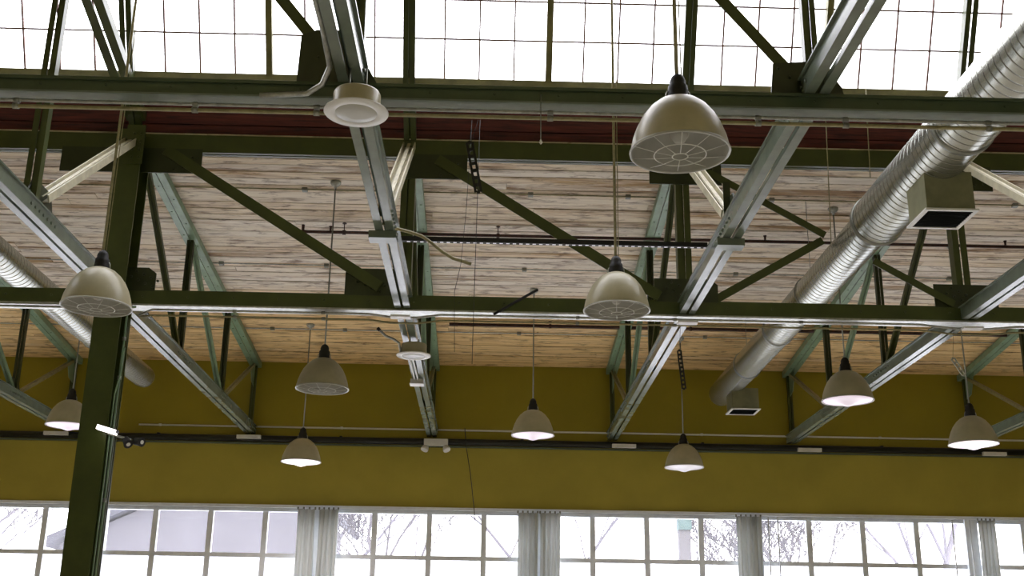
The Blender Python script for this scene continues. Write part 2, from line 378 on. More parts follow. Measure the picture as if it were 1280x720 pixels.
# gathered curtains at the piers
def curtain(x0, x1, folds, label, amp=.035, z1=WT-.03, y=YW-.16):
    n = folds*8; vs = []; fs = []; rows = 10
    for i in range(rows+1):
        z = z1+(-.85-z1)*i/rows
        for k in range(n+1):
            u = k/n; x = x0+(x1-x0)*u
            vs.append((x+.008*math.sin(i*.9+k), y+amp*math.sin(u*folds*2*PI+.3*math.sin(i*.5))*(1+.15*math.sin(k*1.7)), z))
    for i in range(rows):
        for k in range(n): a = i*(n+1)+k; fs.append((a, a+1, a+n+2, a+n+1))
    m = MB(); m.add(vs, fs, True); t = thing('curtain', label, 'curtain', ((x0+x1)/2, y, -.85), 'gathered curtains at the window piers')
    o = m.build('curtain_panel', M['curtain'], t); s = o.modifiers.new('thick', 'SOLIDIFY'); s.thickness = .004
    for k in range(folds+1):
        x = x0+(x1-x0)*k/folds; MB().lathe([(.012,-.02),(.014,0),(.012,.02),(.008,.02),(.008,-.02)], (x, y, z1+.012), 8, True).build('curtain_ring', M['screw'], t)
def wx(px, py=670): return atY(px, py, YW-.16).x
curtain(wx(370), wx(392), 3, 'sheer white curtain edge hanging left of the first full window pier')
curtain(wx(397), wx(421), 4, 'grey-white gathered curtain on the pier left of the centre window')
curtain(wx(647), wx(672), 4, 'grey-white gathered curtain at the right end of the centre-left window')
curtain(wx(675), wx(700), 4, 'grey-white gathered curtain at the left end of the window under the dim back lamp')
curtain(wx(921), wx(952), 5, 'broad grey curtain bundle below the right duct')
curtain(wx(1224), wx(1245), 4, 'grey-green curtain bundle nearest the right edge')
def pull_rods(xs, label):
    t = thing('curtain_wand', label, 'curtain wand', (xs[0], YW-.12, -.8))
    for x in xs: MB().tube([(x, YW-.12, WT-.02), (x, YW-.12, -.8)], .011, 6).build('wand', M['frame'], t)
pull_rods([wx(962), wx(974)], 'pair of thin white wands right of the broad grey curtain')
pull_rods([wx(1193), wx(1215)], 'pair of white wands left of the rightmost curtain')

# ------------------------------------------------------------------ roof trusses running towards the window wall
YP = [2.0, 4.3, 6.65, 9.0, YG, 13.75, 16.1, 18.38]
tl = {-2: 'leftmost green roof truss, low at the left edge behind the column',
      -1: 'green roof truss meeting the left column, with tall post and rafter above',
      0: 'green roof truss left of centre carrying two round white speakers',
      1: 'green roof truss right of centre, crossing left of the big duct',
      2: 'green roof truss right of the big duct, ending behind the right pendant',
      3: 'green roof truss at the right edge, only its far end in view'}
for n in range(-2, 4):
    x = XB+n*SP
    t = thing('roof_truss', tl[n], 'roof truss', (x, YG, H), 'roof trusses running to the window wall')
    ends = [(1.0, YG-.10), (YG+.10, YW-.02)]
    for a, b in ends:
        m = MB(); m.angles((x,a,H), (x,b,H), .158, .13, (1,0,0), (0,0,1), gap=.027)
        for s in (-1, 1):                                     # outer lip and bolt rows
            m.box(min(x+s*.079, x+s*.10), max(x+s*.079, x+s*.10), a, b, H+.118, H+.13)
        for yp in YP:
            if a < yp < b:
                for q in range(-3, 4):
                    for s in (-1, 1): m.bolt((x+s*.079, yp+q*.09, H+.06), (s,0,0), .013, .010)
        o = m.build('bottom_chord', M['chord'], t)
    m = MB(); m.angles((x,YG+.16,tc(YG+.16)), (x,YW-.03,tc(YW-.03)), .175, .09, (1,0,0), (0,0,1), gap=.010)
    for q in range(22):
        y = YG+.4+q*.31
        if y < YW-.1: m.bolt((x+(.05 if q % 2 else -.05), y, tc(y)), (0,0,-1), .011, .006)
    m.build('top_chord', M['pale'], t)
    up = lambda y: tc(y)-.0
    for y in (YP[5], YP[6]):
        MB().angles((x,y,H+.02), (x,y,up(y)), .08, .07, (1,0,0), (0,1,0), gap=.012).build('vertical', M['dgreen'], t)
    MB().angles((x,YW-.14,H+.02), (x,YW-.14,up(YW-.14)), .075, .06, (1,0,0), (0,1,0), gap=.012).build('vertical', M['green'], t)
    def diag(y0, z0_, y1, z1_, mt, w_=.07):
        MB().angles((x,y0,z0_), (x,y1,z1_), w_, .05, (1,0,0), (0,1,.4), gap=.012).build('diagonal', mt, t)
    diag(YG+.25, tc(YG+.25)-.05, YP[5]-.06, H+.12, M['green'])
    diag(YP[5]+.1, tc(YP[5]+.1), YP[6]-.06, H+.12, M['pale'])
    diag(YW-.25, tc(YW-.25), YP[6]+.08, H+.12, M['olivecond'], .055)
    for y in (YP[5], YP[6]):
        m = MB(); m.poly([(x-.006,y-.26,H+.10),(x-.006,y+.26,H+.10),(x-.006,y+.12,H+.30),(x-.006,y-.12,H+.30)], (.012,0,0)); m.build('gusset_plate', M['dgreen'], t)
    m = MB(); m.poly([(x-.006,YW-.05,tc(YW)-.02),(x-.006,YW-.5,tc(YW-.5)),(x-.006,YW-.32,tc(YW)-.28),(x-.006,YW-.05,tc(YW)-.34)], (.012,0,0)); m.build('gusset_plate', M['pale'], t)
    # near bay: cream brace from the girder top down to the chord
    MB().angles((x,YG-.12,5.17), (x,9.12,H+.22), .13, .07, (1,0,0), (0,.7,1), gap=.012).build('brace', M['cream'], t)
    m = MB(); m.poly([(x-.008,8.75,H+.12),(x-.008,9.4,H+.12),(x-.008,9.28,H+.36),(x-.008,8.9,H+.36)], (.016,0,0))
    for q in range(4): m.bolt((x+.008, 8.9+q*.12, H+.2), (1,0,0))
    m.build('gusset_plate', M['dgreen'], t)
    if n == -1:
        MB().angles((x,8.85,H+.12), (x,8.85,7.6), .115, .08, (1,0,0), (0,1,0), gap=.02).build('post', M['green'], t)
        MB().angles((x,YG-.16,5.40), (x,7.2,6.50), .20, .10, (1,0,0), (0,0,1), gap=.02).build('rafter', M['green'], t)
    elif n >= 0:
        MB().angle((x-.03,9.0,H+.12), (x-.03,9.0,H+.50), .06, .05, (1,0,0), (0,1,0)).build('stub_post', M['dgreen'], t)
    # clamp bracket under the chord
    if n in (0, 1, 2):
        m = MB(); m.box(x-.13, x+.10, 8.99, 9.13, H-.075, H-.012); m.build('clamp_bracket', M['chord'], t)
        MB().box(x-.11, x+.09, YG-.22, YG-.12, H-.125, H-.105).build('mounting_plate', M['white'], t)

# ------------------------------------------------------------------ lattice girder across the hall
t = thing('lattice_girder', 'long dark green lattice girder spanning the hall at the column', 'girder', (0, YG, H))
m = MB(); m.angles((XL+.02,YG,3.392), (XR-.02,YG,3.392), .18, .15, (0,1,0), (0,0,1), gap=.02)
for q in range(60): m.bolt((XL+.3+q*.46, YG-.09, 3.47), (0,-1,0), .011, .008)
m.build('bottom_chord', M['green'], t)
MB().box(XL+.02, XR-.02, YG-.10, YG+.10, 3.372, 3.390).build('cover_strip', M['galv'], t)
m = MB(); m.angles((XL+.02,YG-.04,5.085), (XR-.02,YG-.04,5.085), .10, .20, (0,1,0), (0,0,1), gap=.02); m.build('top_chord', M['green'], t)
YF = YG-.055
for n in range(-3, 5):
    x = XB+n*SP
    if n != -1: MB().angles((x,YG-.075,3.54), (x,YG-.075,5.09), .145, .12, (1,0,0), (0,1,0), gap=.016).build('post', M['green'], t)
    # top node plate
    if -3 < n < 4:
        wl, wr = ((.76,.72) if n == -1 else (.10,.62))
        if n in (1, 2): wl, wr = .35, .42
        m = MB(); m.poly([(x-wl,YG-.092,4.84),(x+wr,YG-.092,4.84),(x+wr,YG-.092,5.12),(x-wl,YG-.092,5.12)], (0,.014,0))
        for a in range(3):
            for b_ in range(2): m.bolt((x+wr-.1-a*.09, YG-.092, 4.92+b_*.1-a*.02), (0,-1,0))
        m.build('gusset_plate', M['dgreen'], t)
        wl, wr, hh = ((.60,.05,.29) if n == 0 else (.33,.33,.25))
        if n == -1: wl, wr = -.05, .38
        m = MB(); m.poly([(x-wl,YG-.092,3.53),(x+wr,YG-.092,3.53),(x+wr,YG-.092,3.53+hh-.06),(x+wr-.08,YG-.092,3.53+hh),(x-wl,YG-.092,3.53+hh)], (0,.014,0))
        for a in range(4): m.bolt((x-max(wl,0)+.18+a*.075, YG-.092, 3.74-a*.035), (0,-1,0), .014, .014); m.bolt((x-max(wl,0)+.13+a*.075, YG-.092, 3.68-a*.035), (0,-1,0), .014, .014)
        m.build('gusset_plate', M['dgreen'], t)
def gdiag(xa, za, xb, zb, w_=.115, y=YF-.06):
    MB().angle((xa,y,za), (xb,y,zb), w_, .06, (0,0,1), (0,1,0)).build('diagonal', M['green'], t)
gdiag(XB-SP+.33, 5.10, XB-.24, 3.62); gdiag(XB+.30, 5.06, XB+SP-.28, 3.58)
# the crossed braces stop at the duct that passes between them
gdiag(XB+SP+.24, 5.0, 3.50, 4.29, .075); gdiag(3.99, 4.015, XB+2*SP-.14, 3.56, .075)
gdiag(XB+SP+.32, 3.58, 3.49, 4.255, .085, YF+.0); gdiag(3.98, 4.50, XB+2*SP-.3, 4.86, .085, YF+.0)
gdiag(XB+2*SP+.3, 5.0, XB+3*SP-.2, 3.56, .085)
# skylight posts standing on the girder
for n in range(-4, 5):
    x = XB+n*SP
    MB().angles((x,YG-.1,5.28), gp(x,0,.10), .13, .05, (1,0,0), (0,1,0)).build('strut', M['green'], t)
    if XL < x < XR: MB().angles(gp(x,-.02,.14), gp(x,GL,.14), .125, .10, (1,0,0), -gn, gap=.016).build('skylight_post', M['green'], t)

# nearer lattice beam, just under the chords
t = thing('lattice_beam', 'nearer green lattice beam crossing above with two dark gusset plates', 'girder', (0, YU, H))
m = MB(); m.angles((XL+.02,YU,3.295), (XR-.02,YU,3.295), .13, .10, (0,1,0), (0,0,1), gap=.016)
m.obox((XL+.02,YU-.068,3.375), (XR-.02,YU-.068,3.375), (0,1,0), (0,0,1), -.012, .012, 0, .02)
for q in range(70): m.bolt((XL+.3+q*.40, YU-.065, 3.345), (0,-1,0), .008, .006)
m.build('bottom_chord', M['beam'], t)
MB().box(XL+.02, XR-.02, YU-.085, YU+.03, 3.283, 3.294).build('cover_strip', M['chord'], t)
MB().angles((XL+.02,YU,5.2), (XR-.02,YU,5.2), .14, .12, (0,1,0), (0,0,1)).build('top_chord', M['green'], t)
for n in range(-3, 5):
    x = XB+n*SP
    g = M['dgreen']
    if n == 0: pts = [(x-.35,3.40),(x-.34,3.76),(x-.24,3.80),(x-.06,3.80),(x+.02,3.68),(x+.17,3.40)]
    else: pts = [(x-.28,3.35),(x-.25,3.64),(x+.00,3.66),(x+.10,3.60),(x+.18,3.48),(x+.20,3.36)]
    m = MB(); m.poly([(a,YU-.01,b) for a, b in pts], (0,.014,0))
    for q in range(3): m.bolt((x-.22+q*.07, YU-.01, 3.60-q*.06), (0,-1,0), .01, .01)
    m.build('gusset_plate', g, t)
    MB().angles((x+(.0 if n else .02),YU-.02,3.50), (x,YU-.02,5.22), .085, .07, (1,0,0), (0,1,0)).build('post', M['green'], t)
    MB().angle((x-.13,YU+.012,3.58), (x-SP/2,YU+.012,5.24), .075, .05, (0,0,1), (0,1,0)).build('diagonal', M['green'], t)

# ------------------------------------------------------------------ column
XA = XB-SP
t = thing('steel_column', 'dark green riveted steel column standing at the left', 'column', (XA, YG, FLOOR))
cx0, cx1, yf, yb = XA-.14, XA+.13, YG-.26, YG+.04
MB().box(cx0, cx1, yf, yf+.02, FLOOR, 5.26).build('front_flange', M['green'], t)
MB().box(cx0, cx1, yb, yb+.02, FLOOR, 5.08).build('rear_flange', M['green'], t)
MB().box((cx0+cx1)/2-.01, (cx0+cx1)/2+.01, yf+.02, yb, FLOOR, 5.08).build('web', M['dgreen'], t)
m = MB(); m.box(cx0+.10, cx1+.02, yf-.012, yf, 4.86, 5.30)
for a in range(4):
    for b_ in range(2): m.bolt((cx1-.09+b_*.07, yf-.012, 4.93+a*.09), (0,-1,0), .013)
m.build('splice_plate', M['green'], t)
MB().box(cx0-.06, cx1+.06, yf-.06, yb+.08, FLOOR, FLOOR+.03).build('base_plate', M['dgreen'], t)
def pipe(name, pts, r, mt, label, cat='conduit', n=8, group=None, parts=None):
    """pipe or conduit; parts: list of (part name, MB, material)"""
    m = MB(); m.tube(pts, r, n)
    if not parts:
        o = m.build(name, mt); recentre(o); return tag(o, label, cat, group)
    c = V(pts[0]); t = thing(name, label, cat, c, group); m.build('run', mt, t)
    for nm, b, pm in parts: b.build(nm, pm, t)
    return t
def clamps(pts, r, mt=None):
    return [('clamp', MB().tube([V(p)-V(d)*.018, V(p)+V(d)*.018], r*1.5, 8), mt or M['screw']) for p, d in pts]
xc = cx1+.028
pipe('conduit', [(xc,YG-.17,-1.4),(xc,YG-.17,3.28),(xc+.02,YG-.15,3.335),(xc+.07,YG-.13,3.345)], .012, M['pale'], 'thin pale green conduit down the right side of the column', 'conduit', parts=clamps([((xc,YG-.17,z),(0,0,1)) for z in (.3,1.4,2.6,3.0)], .013))
pipe('conduit', [(xc-.012,YG-.10,-1.4),(xc-.012,YG-.10,2.9),(xc-.012,YG-.05,3.25)], .018, M['green'], 'green painted conduit hugging the rear edge of the column', 'conduit')
pipe('conduit', [(xc-.01,YG-.225,-1.4),(xc-.01,YG-.225,2.25),(xc+.0,YG-.25,2.42),(xc+.03,YG-.24,2.62),(xc+.03,YG-.20,2.9)], .008, M['pale'], 'slim grey-green cable on the column below the lit bar light')

# ------------------------------------------------------------------ pendant lamps
D = .57
def shade(kind):
    """bell-shaped enamel shade, rim at z=0, neck at the top"""
    prof = [(.285,0),(.282,.03),(.270,.085),(.247,.150),(.215,.215),(.172,.272),(.125,.312),(.080,.335),(.052,.340)]
    inner = [(r-.006, z-.004 if i else z) for i, (r, z) in enumerate(prof)][::-1]
    return prof, inner
LAMPS = []
def pendant(label, x, y, z, top, lit, cord=False, cano=True, two=False):
    t = thing('pendant_lamp', label, 'pendant lamp', (x,y,z), 'bell shaped pendant lamps'); c = (x,y,z)
    prof, inner = shade(lit)
    m = MB(); m.lathe([(.285,-.004)]+prof, c, 40); sh = m.build('lamp_shade', M['enamel'], t)
    m = MB(); m.lathe([(.285,-.004),(.279,-.002)]+[(r_, z_) for r_, z_ in inner[::-1]], c, 40); m.build('reflector', M['enamel_in'], t)
    MB().lathe([(.281,-.006),(.291,-.008),(.293,0),(.289,.008),(.284,.006)], c, 40, True).build('rim', M['enamel_in'], t)
    m = MB(); m.lathe([(0,.33),(.060,.335),(.062,.355),(.057,.375),(.060,.385),(.058,.42),(.046,.435),(.048,.455),(.036,.485),(.018,.50),(0,.502)], c, 20); m.build('socket_cap', M['black'], t)
    m = MB(); m.tube([(x-.075,y,z+.318),(x-.068,y,z+.38),(x-.055,y,z+.395)], .005, 6); m.tube([(x+.075,y,z+.318),(x+.068,y,z+.38),(x+.055,y,z+.395)], .005, 6); m.build('bail_wire', M['galv'], t)
    if lit:
        m = MB(); m.lathe([(.276,.004),(.272,-.004),(.22,-.014),(.15,-.027),(.09,-.044),(.05,-.060),(.022,-.068),(0,-.070)], c, 40)
        m.build('lens', {3: M['lampon'], 2: M['lampmid'], 1: M['lampdim']}[lit], t)
    else:
        m = MB()
        for k in range(10):
            a = 2*PI*k/10+.2; m.tube([(x+.278*math.cos(a), y+.278*math.sin(a), z+.006),(x+.15*math.cos(a), y+.15*math.sin(a), z-.018),(x+.045*math.cos(a), y+.045*math.sin(a), z-.028)], .0020, 5)
        for rr, zz in ((.15,-.018),(.045,-.028)):
            m.tube([(x+rr*math.cos(a), y+rr*math.sin(a), z+zz) for a in [2*PI*k/24 for k in range(25)]], .003, 5, False)
        m.build('wire_guard', M['white'], t)
        m = MB(); m.lathe([(0,.06),(.03,.065),(.052,.10),(.058,.15),(.045,.21),(.028,.26),(.026,.335)], c, 20); m.build('bulb', M['enamel_in'], t)
    rod = MB()
    if two: rod.tube([(x-.004,y,z+.49),(x-.004,y,top)], .0125, 8); rod.tube([(x+.022,y,z+.48),(x+.03,y,top)], .004, 6)
    else: rod.tube([(x,y,z+.49),(x,y,top)], .0085, 8)
    rod.build('hanging_rod', M['olivecond'] if y < 10 else M['screw'], t)
    if cano:
        m = MB(); m.lathe([(0,-.085),(.016,-.085),(.018,-.05),(.045,-.045),(.062,-.02),(.062,0),(0,0)], (x,y,top), 16); m.build('canopy', M['galv'], t)
    LAMPS.append((x, y, z, lit))
pendant('large unlit cream pendant lamp, nearest, hanging in front of the skylight', 1.08, 6.07, 2.81, 9.6, 0, two=True, cano=False)
pendant('unlit cream pendant lamp in front of the centre of the girder', 1.10, 9.54, 2.90, 8.1, 0, two=True, cano=False)
pendant('unlit cream pendant lamp directly in front of the column', -3.30, 9.31, 2.77, 8.4, 0, two=True, cano=False)
pendant('unlit pendant lamp hanging behind the girder left of the speaker truss', -1.82, 12.38, 2.80, deck(12.38)-.005, 0)
pendant('softly lit pendant lamp alone against the olive wall near the centre', .61, 15.31, 2.88, deck(15.31)-.005, 2)
pendant('brightly lit pendant lamp low on the olive wall, left of the speaker truss', -2.70, 16.76, 2.70, deck(16.76)-.005, 3)
pendant('dimly lit pendant lamp low on the wall between truss and duct outlet', 2.93, 17.00, 2.76, deck(17.0)-.005, 1)
pendant('lit pendant lamp in front of the truss right of the big duct', 4.09, 12.75, 2.865, deck(12.75)-.005, 2)
pendant('brightly lit pendant lamp at the far right', 5.87, 13.66, 2.56, deck(13.66)-.005, 3)
pendant('lit pendant lamp at the far left beside the column', -5.60, 15.32, 2.90, deck(15.32)-.005, 2)

# ------------------------------------------------------------------ round speakers
def speaker(label, x, y, z):
    t = thing('ceiling_speaker', label, 'speaker', (x,y,z), 'round speakers under the truss'); c = (x,y,z)
    m = MB(); m.lathe([(0,.004),(.192,.004),(.194,.0),(.190,-.006),(.13,-.010),(.125,-.006)], c, 40); m.build('baffle', M['white'], t)
    m = MB(); m.lathe([(.126,-.007),(.118,-.011),(.06,-.013),(0,-.014)], c, 32); m.build('grille', M['enamel_in'], t)
    m = MB(); m.lathe([(.142,.004),(.142,.115),(.135,.128),(0,.13)], c, 32); m.build('back_can', M['enamel'], t)
    m = MB()
    for s in (-1, 1): m.tube([(x+s*.05,y,z+.125),(x+s*.05,y,H+.005)], .006, 6)
    m.box(x-.07, x+.07, y-.02, y+.02, z+.13, z+.138); m.build('bracket', M['screw'], t)
speaker('large round white ceiling speaker under the nearer beam', -.825, 6.25, 3.105)
speaker('small round white speaker under the truss beyond the girder', -.84, 12.46, 3.215)

# ------------------------------------------------------------------ spiral ducts
def duct(label, x, z, segs, ends, boxes, hangs, group):
    t = thing('spiral_duct', label, 'duct', (x, segs[0][0], z), group)
    for (ya, yb_, r_) in segs:
        n = 40; m = MB(); m.lathe([(r_,0),(r_,yb_-ya)], (0,0,0), n)
        m.v = [(a, c_, -b) for a, b, c_ in m.v]              # turn the axis along the hall
        # subdivide is not needed; the seam is in the material
        o = m.build('duct_section', M['duct'], t); o.matrix_parent_inverse = Matrix.Identity(4); o.location = (0, ya-segs[0][0], 0)
    for y, r_ in ends:
        m = MB(); m.lathe([(r_+.002,-.03),(r_+.012,-.02),(r_+.012,.02),(r_+.002,.03)], (0,0,0), 40); m.v = [(a+x, c_+y, -b+z) for a, b, c_ in m.v]; m.build('collar', M['screw'], t)
    ya, yb_, r_ = segs[-1]
    m = MB(); m.lathe([(r_,0),(r_*.97,.03),(r_*.6,.05),(0,.055)], (0,0,0), 40); m.v = [(a+x, c_+yb_, -b+z) for a, b, c_ in m.v]; m.build('end_cap', M['galv'], t)
    for (bx, by, r_, zb) in boxes:
        w2, zt = .20, z-r_*.72
        m = MB()
        m.hexa([(bx-w2,by-w2,zb),(bx+w2,by-w2,zb),(bx+w2,by+w2,zb),(bx-w2,by+w2,zb),(bx-w2,by-w2,zt),(bx+w2,by-w2,zt),(bx+w2,by+w2,zt),(bx-w2,by+w2,zt)])
        db = m.build('diffuser_box', M['ductbox'], t)
        m = MB(); w3 = w2+.022
        for a in (-1, 1):
            m.box(bx-w3, bx+w3, by+(a*w3 if a < 0 else w2-.012), by+(-w2+.012 if a < 0 else w3), zb-.012, zb+.004)
            m.box(bx+(a*w3 if a < 0 else w2-.012), bx+(-w2+.012 if a < 0 else w3), by-w2+.012, by+w2-.012, zb-.012, zb+.004)
        sub(m, 'outlet_frame', M['white'], db)
        m = MB(); m.box(bx-w2+.012, bx+w2-.012, by-w2+.012, by+w2-.012, zb-.004, zb-.001)
        for q in range(9): yy = by-w2+.04+q*.038; m.obox((bx-w2+.012,yy,zb-.010), (bx+w2-.012,yy,zb-.010), (0,1,0), (0,0,1), -.012, .0, 0, .003)
        sub(m, 'grille', M['grille'], db)
    for y, r_ in hangs:
        m = MB(); m.tube([(x+(r_+.006)*math.cos(a), y, z+(r_+.006)*math.sin(a)) for a in [2*PI*k/28 for k in range(29)]], .006, 5, False)
        m.tube([(x,y,z+r_), (x,y,deck(y) if y > 11.4 else 7.5)], .004, 5); m.build('hanger_strap', M['screw'], t)
    return t
def sub(m, name, mt, parent):
    o = m.build(name, mt); o.parent = parent; o.matrix_parent_inverse = parent.matrix_world.inverted() if False else Matrix.Translation(-root_loc(parent))
    return o
def root_loc(p):
    l = V((0,0,0)) if p.parent is None else V(p.parent.location)
    return l+V(p.matrix_parent_inverse.translation)+V(p.location)
M['ductbox'] = mat('olive_primer_sheet_metal', (.24,.24,.14), .45, .2, var=.1)
duct('big spiral galvanised duct running down the right side, with two box outlets', 3.72, 4.09,
     [(3.0,10.30,.250),(10.30,17.9,.198)], [(10.28,.250),(8.2,.250),(14.2,.198)], [(3.77,8.90,.25,3.57),(3.86,17.05,.198,3.63)], [(6.4,.25),(12.6,.2),(16.0,.2)], 'spiral ducts')
duct('smaller spiral galvanised duct passing behind the column at the left', -5.28, 4.05,
     [(3.0,17.3,.168)], [(10.0,.168)], [], [(9.5,.168),(15.0,.168)], 'spiral ducts')

# ------------------------------------------------------------------ pipes, conduits, tracks
def hanger(p, up_):
    m = MB(); p = V(p); m.tube([p, p+V((0,0,up_))], .006, 6); m.tube([p-V((.02,0,0)), p+V((.02,0,0))], .032, 8); m.lathe([(.02,0),(.03,-.01),(0,-.012)], p+V((0,0,up_)), 8)
    return ('hanger', m, M['redpipe'])
def head(p):
    m = MB(); m.tube([p, V(p)+V((0,0,.05))], .014, 6); m.lathe([(0,.05),(.022,.05),(.022,.058),(0,.06)], p, 8); return ('sprinkler_head', m, M['redpipe'])
ys, zs = 13.42, 5.02
pipe('sprinkler_pipe', [(-2.34,ys,zs+.09),(-2.34,ys,zs+.01),(-2.30,ys,zs),(XR,ys,zs)], .020, M['redpipe'],
     'thin dark red sprinkler pipe with upturned left end under the boards', 'pipe',
     parts=[hanger((a,ys,zs), deck(ys)-zs) for a in (-1.83,.08,2.9,5.9)]+[head((a,ys,zs+.02)) for a in (-2.0,3.42,6.45)])
pr_ = atZ(900, 412, 4.74)
pipe('sprinkler_pipe', [(-.6,pr_.y,4.74),(XR,pr_.y,4.74)], .026, M['redpipe'], 'dark red pipe running just below the girder line, right half', 'pipe',
     parts=[hanger((a,pr_.y,4.74), deck(pr_.y)-4.74) for a in (.9,3.0,6.6)])
# black track light between two trusses
t = thing('track_light', 'long black track with small white lights between the two middle trusses', 'track light', (.56,9.65,3.55))
MB().box(XB+.085, XB+SP-.085, 9.63, 9.68, 3.54, 3.582).build('track', M['black'], t)
for q in range(46): MB().box(XB+.14+q*.059, XB+.14+q*.059+.030, 9.648, 9.662, 3.536, 3.54).build('light_segment', M['led'], t)
# wall pipe, conduit and white end plates
pipe('wall_pipe', [(XL,YW-.09,3.315),(XR,YW-.09,3.315)], .052, M['blackpipe'], 'long black pipe along the olive wall under the truss ends', 'pipe', 12,
     parts=[('wall_cleat', MB().box(a-.02,a+.02,YW-.10,YW,3.36,3.385), M['blackpipe']) for a in [XB+(n+.5)*SP for n in range(-4,5)]])
pipe('conduit', [(-5.6,YW-.03,3.52),(XR,YW-.03,3.52)], .015, M['white'], 'thin white conduit on the olive wall just above the black pipe', 'conduit',
     parts=[('clamp', MB().box(a-.02,a+.02,YW-.05,YW,3.505,3.54), M['white']) for a in [XB+(n+.5)*SP for n in range(-2,5)]])
pl = {70: 'small white plate on the black pipe, left of the column', 311: 'small white plate on the pipe under the column truss end',
      780: 'small white plate on the pipe under the truss left of the dim back lamp', 1012: 'small white plate on the pipe under the truss beside the duct outlet', 1243: 'small white plate on the pipe nearest the right edge'}
for (px, py) in ((70,541.5),(311,546),(780,557.5),(1012,562.5),(1243,567.5)):
    p = atY(px, py, YW-.172)
    t = thing('cover_plate', pl[px], 'plate', (p.x,p.y,p.z), 'white plates along the wall pipe')
    MB().box(p.x-.19, p.x+.19, p.y-.03, p.y+.03, p.z-.028, p.z+.028).build('plate', M['white'], t)
    MB().box(p.x-.03, p.x+.03, p.y-.02, YW-.1, p.z+.028, p.z+.036).build('clip', M['chord'], t)
p = atY(545, 553, YW-.202)
t = thing('emergency_light', 'white twin-head emergency light at the end of the speaker truss', 'emergency light', p)
MB().box(p.x-.19, p.x+.19, p.y-.05, p.y+.06, p.z-.05, p.z+.05).build('housing', M['white'], t)
for s in (-1, 1):
    m = MB(); c0 = V((p.x+s*.155, p.y-.02, p.z-.07)); d = V((s*.35,-.35,-.85)).normalized()
    m.tube([c0-d*.02, c0, c0+d*.05, c0+d*.075], [.02,.045,.062,.058], 14); m.build('lamp_head', M['white'], t)
# conduits along the girder and the nearer beam
xg0 = cx1+.06
for i, (dz, dy, lab) in enumerate(((-.035,-.06,'upper grey conduit under the girder right of the column'), (-.085,-.02,'lower grey conduit under the girder right of the column'))):
    dz -= .014
    pts = [(xg0+.05, YG+dy, 3.28),(xg0+.18, YG+dy, 3.392+dz)]
    pts += [(XB-.35, YG+dy, 3.392+dz),(XB-.12, YG+dy, 3.392+dz-.03),(XB+.15, YG+dy, 3.392+dz-.03),(XB+.4, YG+dy, 3.392+dz+.005),(XB+2*SP-.5, YG+dy, 3.392+dz+.005),(XB+2*SP-.15, YG+dy, 3.392+dz-.03),(XB+2*SP+.2, YG+dy, 3.392+dz-.03),(XB+2*SP+.5, YG+dy, 3.392+dz),(XR,YG+dy,3.392+dz)]
    pipe('conduit', pts, .012 if i == 0 else .010, M['galv'] if i == 0 else M['olivecond'], lab, 'conduit', parts=clamps([((a,YG+dy,3.392+dz),(1,0,0)) for a in (-2.6,-1.7)]+[((a,YG+dy,3.397+dz),(1,0,0)) for a in (.9,1.9,3.2)], .012))
pipe('conduit', [(XL,YG-.05,3.355),(cx0-.1,YG-.05,3.355)], .012, M['galv'], 'grey conduit under the girder left of the column', 'conduit')
for i, (dz, rr, mt, lab) in enumerate(((-.045,.011,'galv','upper thin conduit slung under the nearer beam'), (-.085,.013,'olivecond','lower olive conduit slung under the nearer beam'))):
    pipe('conduit', [(XL,YU-.02,3.295+dz),(XR,YU-.02,3.295+dz)], rr, M[mt], lab, 'conduit', parts=clamps([((a,YU-.02,3.295+dz),(1,0,0)) for a in (-2.95,-1.85,-1.1,.35,1.65,2.2,3.1,3.6)], rr))
# conduit along the near part of the speaker truss, bending under the beam
xx = XB-.10
pipe('conduit', [(xx,1.0,H+.03),(xx,5.9,H+.03),(xx,6.2,H-.02),(xx-.06,6.33,3.33),(xx-.16,6.40,3.30),(xx-.45,6.41,3.285)], .017, M['galv'], 'galvanised conduit along the near truss, bending left at the beam', 'conduit')
# runs on the boards
for i, (a, b_, lab) in enumerate((((205,228),(1270,262),'thin pale conduit along the topmost roof boards'), ((20,322),(1275,352),'thin grey conduit halfway down the roof boards'),
                                  ((20,402),(1275,432),'thin grey conduit on the lower bare roof boards'))):
    p0, p1 = deckpt(*a, .025), deckpt(*b_, .025); ym = (p0.y+p1.y)/2
    f = lambda x_: (x_, ym, deck(ym)-.022)
    xs_ = [XL+.05, XR-.05]
    prt = [('junction_box', MB().box(q-.03,q+.03,ym-.03,ym+.03,deck(ym)-.045,deck(ym)-.004), M['screw']) for q in (-3.9+.3*i,-2.2,.45,1.6+.2*i,3.3,6.2)]
    pipe('conduit', [f(xs_[0]), f(xs_[1])], .009, M['galv'] if i else M['olivecond'], lab, 'conduit', parts=prt)

# flexible conduit tail, loose rod, cable tail
Yf = 9.30
pipe('flexible_conduit', [atY(478,279,9.06), atY(492,285,9.1), atY(512,290,Yf), atY(527,295,Yf), atY(540,304,Yf), atY(553,315,Yf), atY(566,323,Yf), atY(589,330,Yf)], [.014]*7+[.016], M['olivecond'], 'curved olive conduit tail sticking out from the speaker truss', 'conduit', 10)
pipe('metal_rod', [atY(617,393,YG-.13), atY(672,362,YG-.13)], .014, M['black'], 'short loose black rod slanting across the girder', 'rod', 8)
pipe('flexible_conduit', [atY(474,412,12.3), atY(482,420,12.3), atY(492,424,12.35), atY(499,429,12.4), atY(501,440,12.42)], .014, M['galv'], 'short curled grey conduit tail beside the small speaker', 'conduit', 8,
     parts=[('connector', MB().tube([atY(472,410,12.3), atY(475,413,12.3)], .018, 8), M['black'])])
pipe('conduit', [(XB-.045,12.75,3.375),(XB-.045,14.3,3.375)], .010, M['white'], 'short white conduit under the far part of the speaker truss, left of a pair', 'conduit')
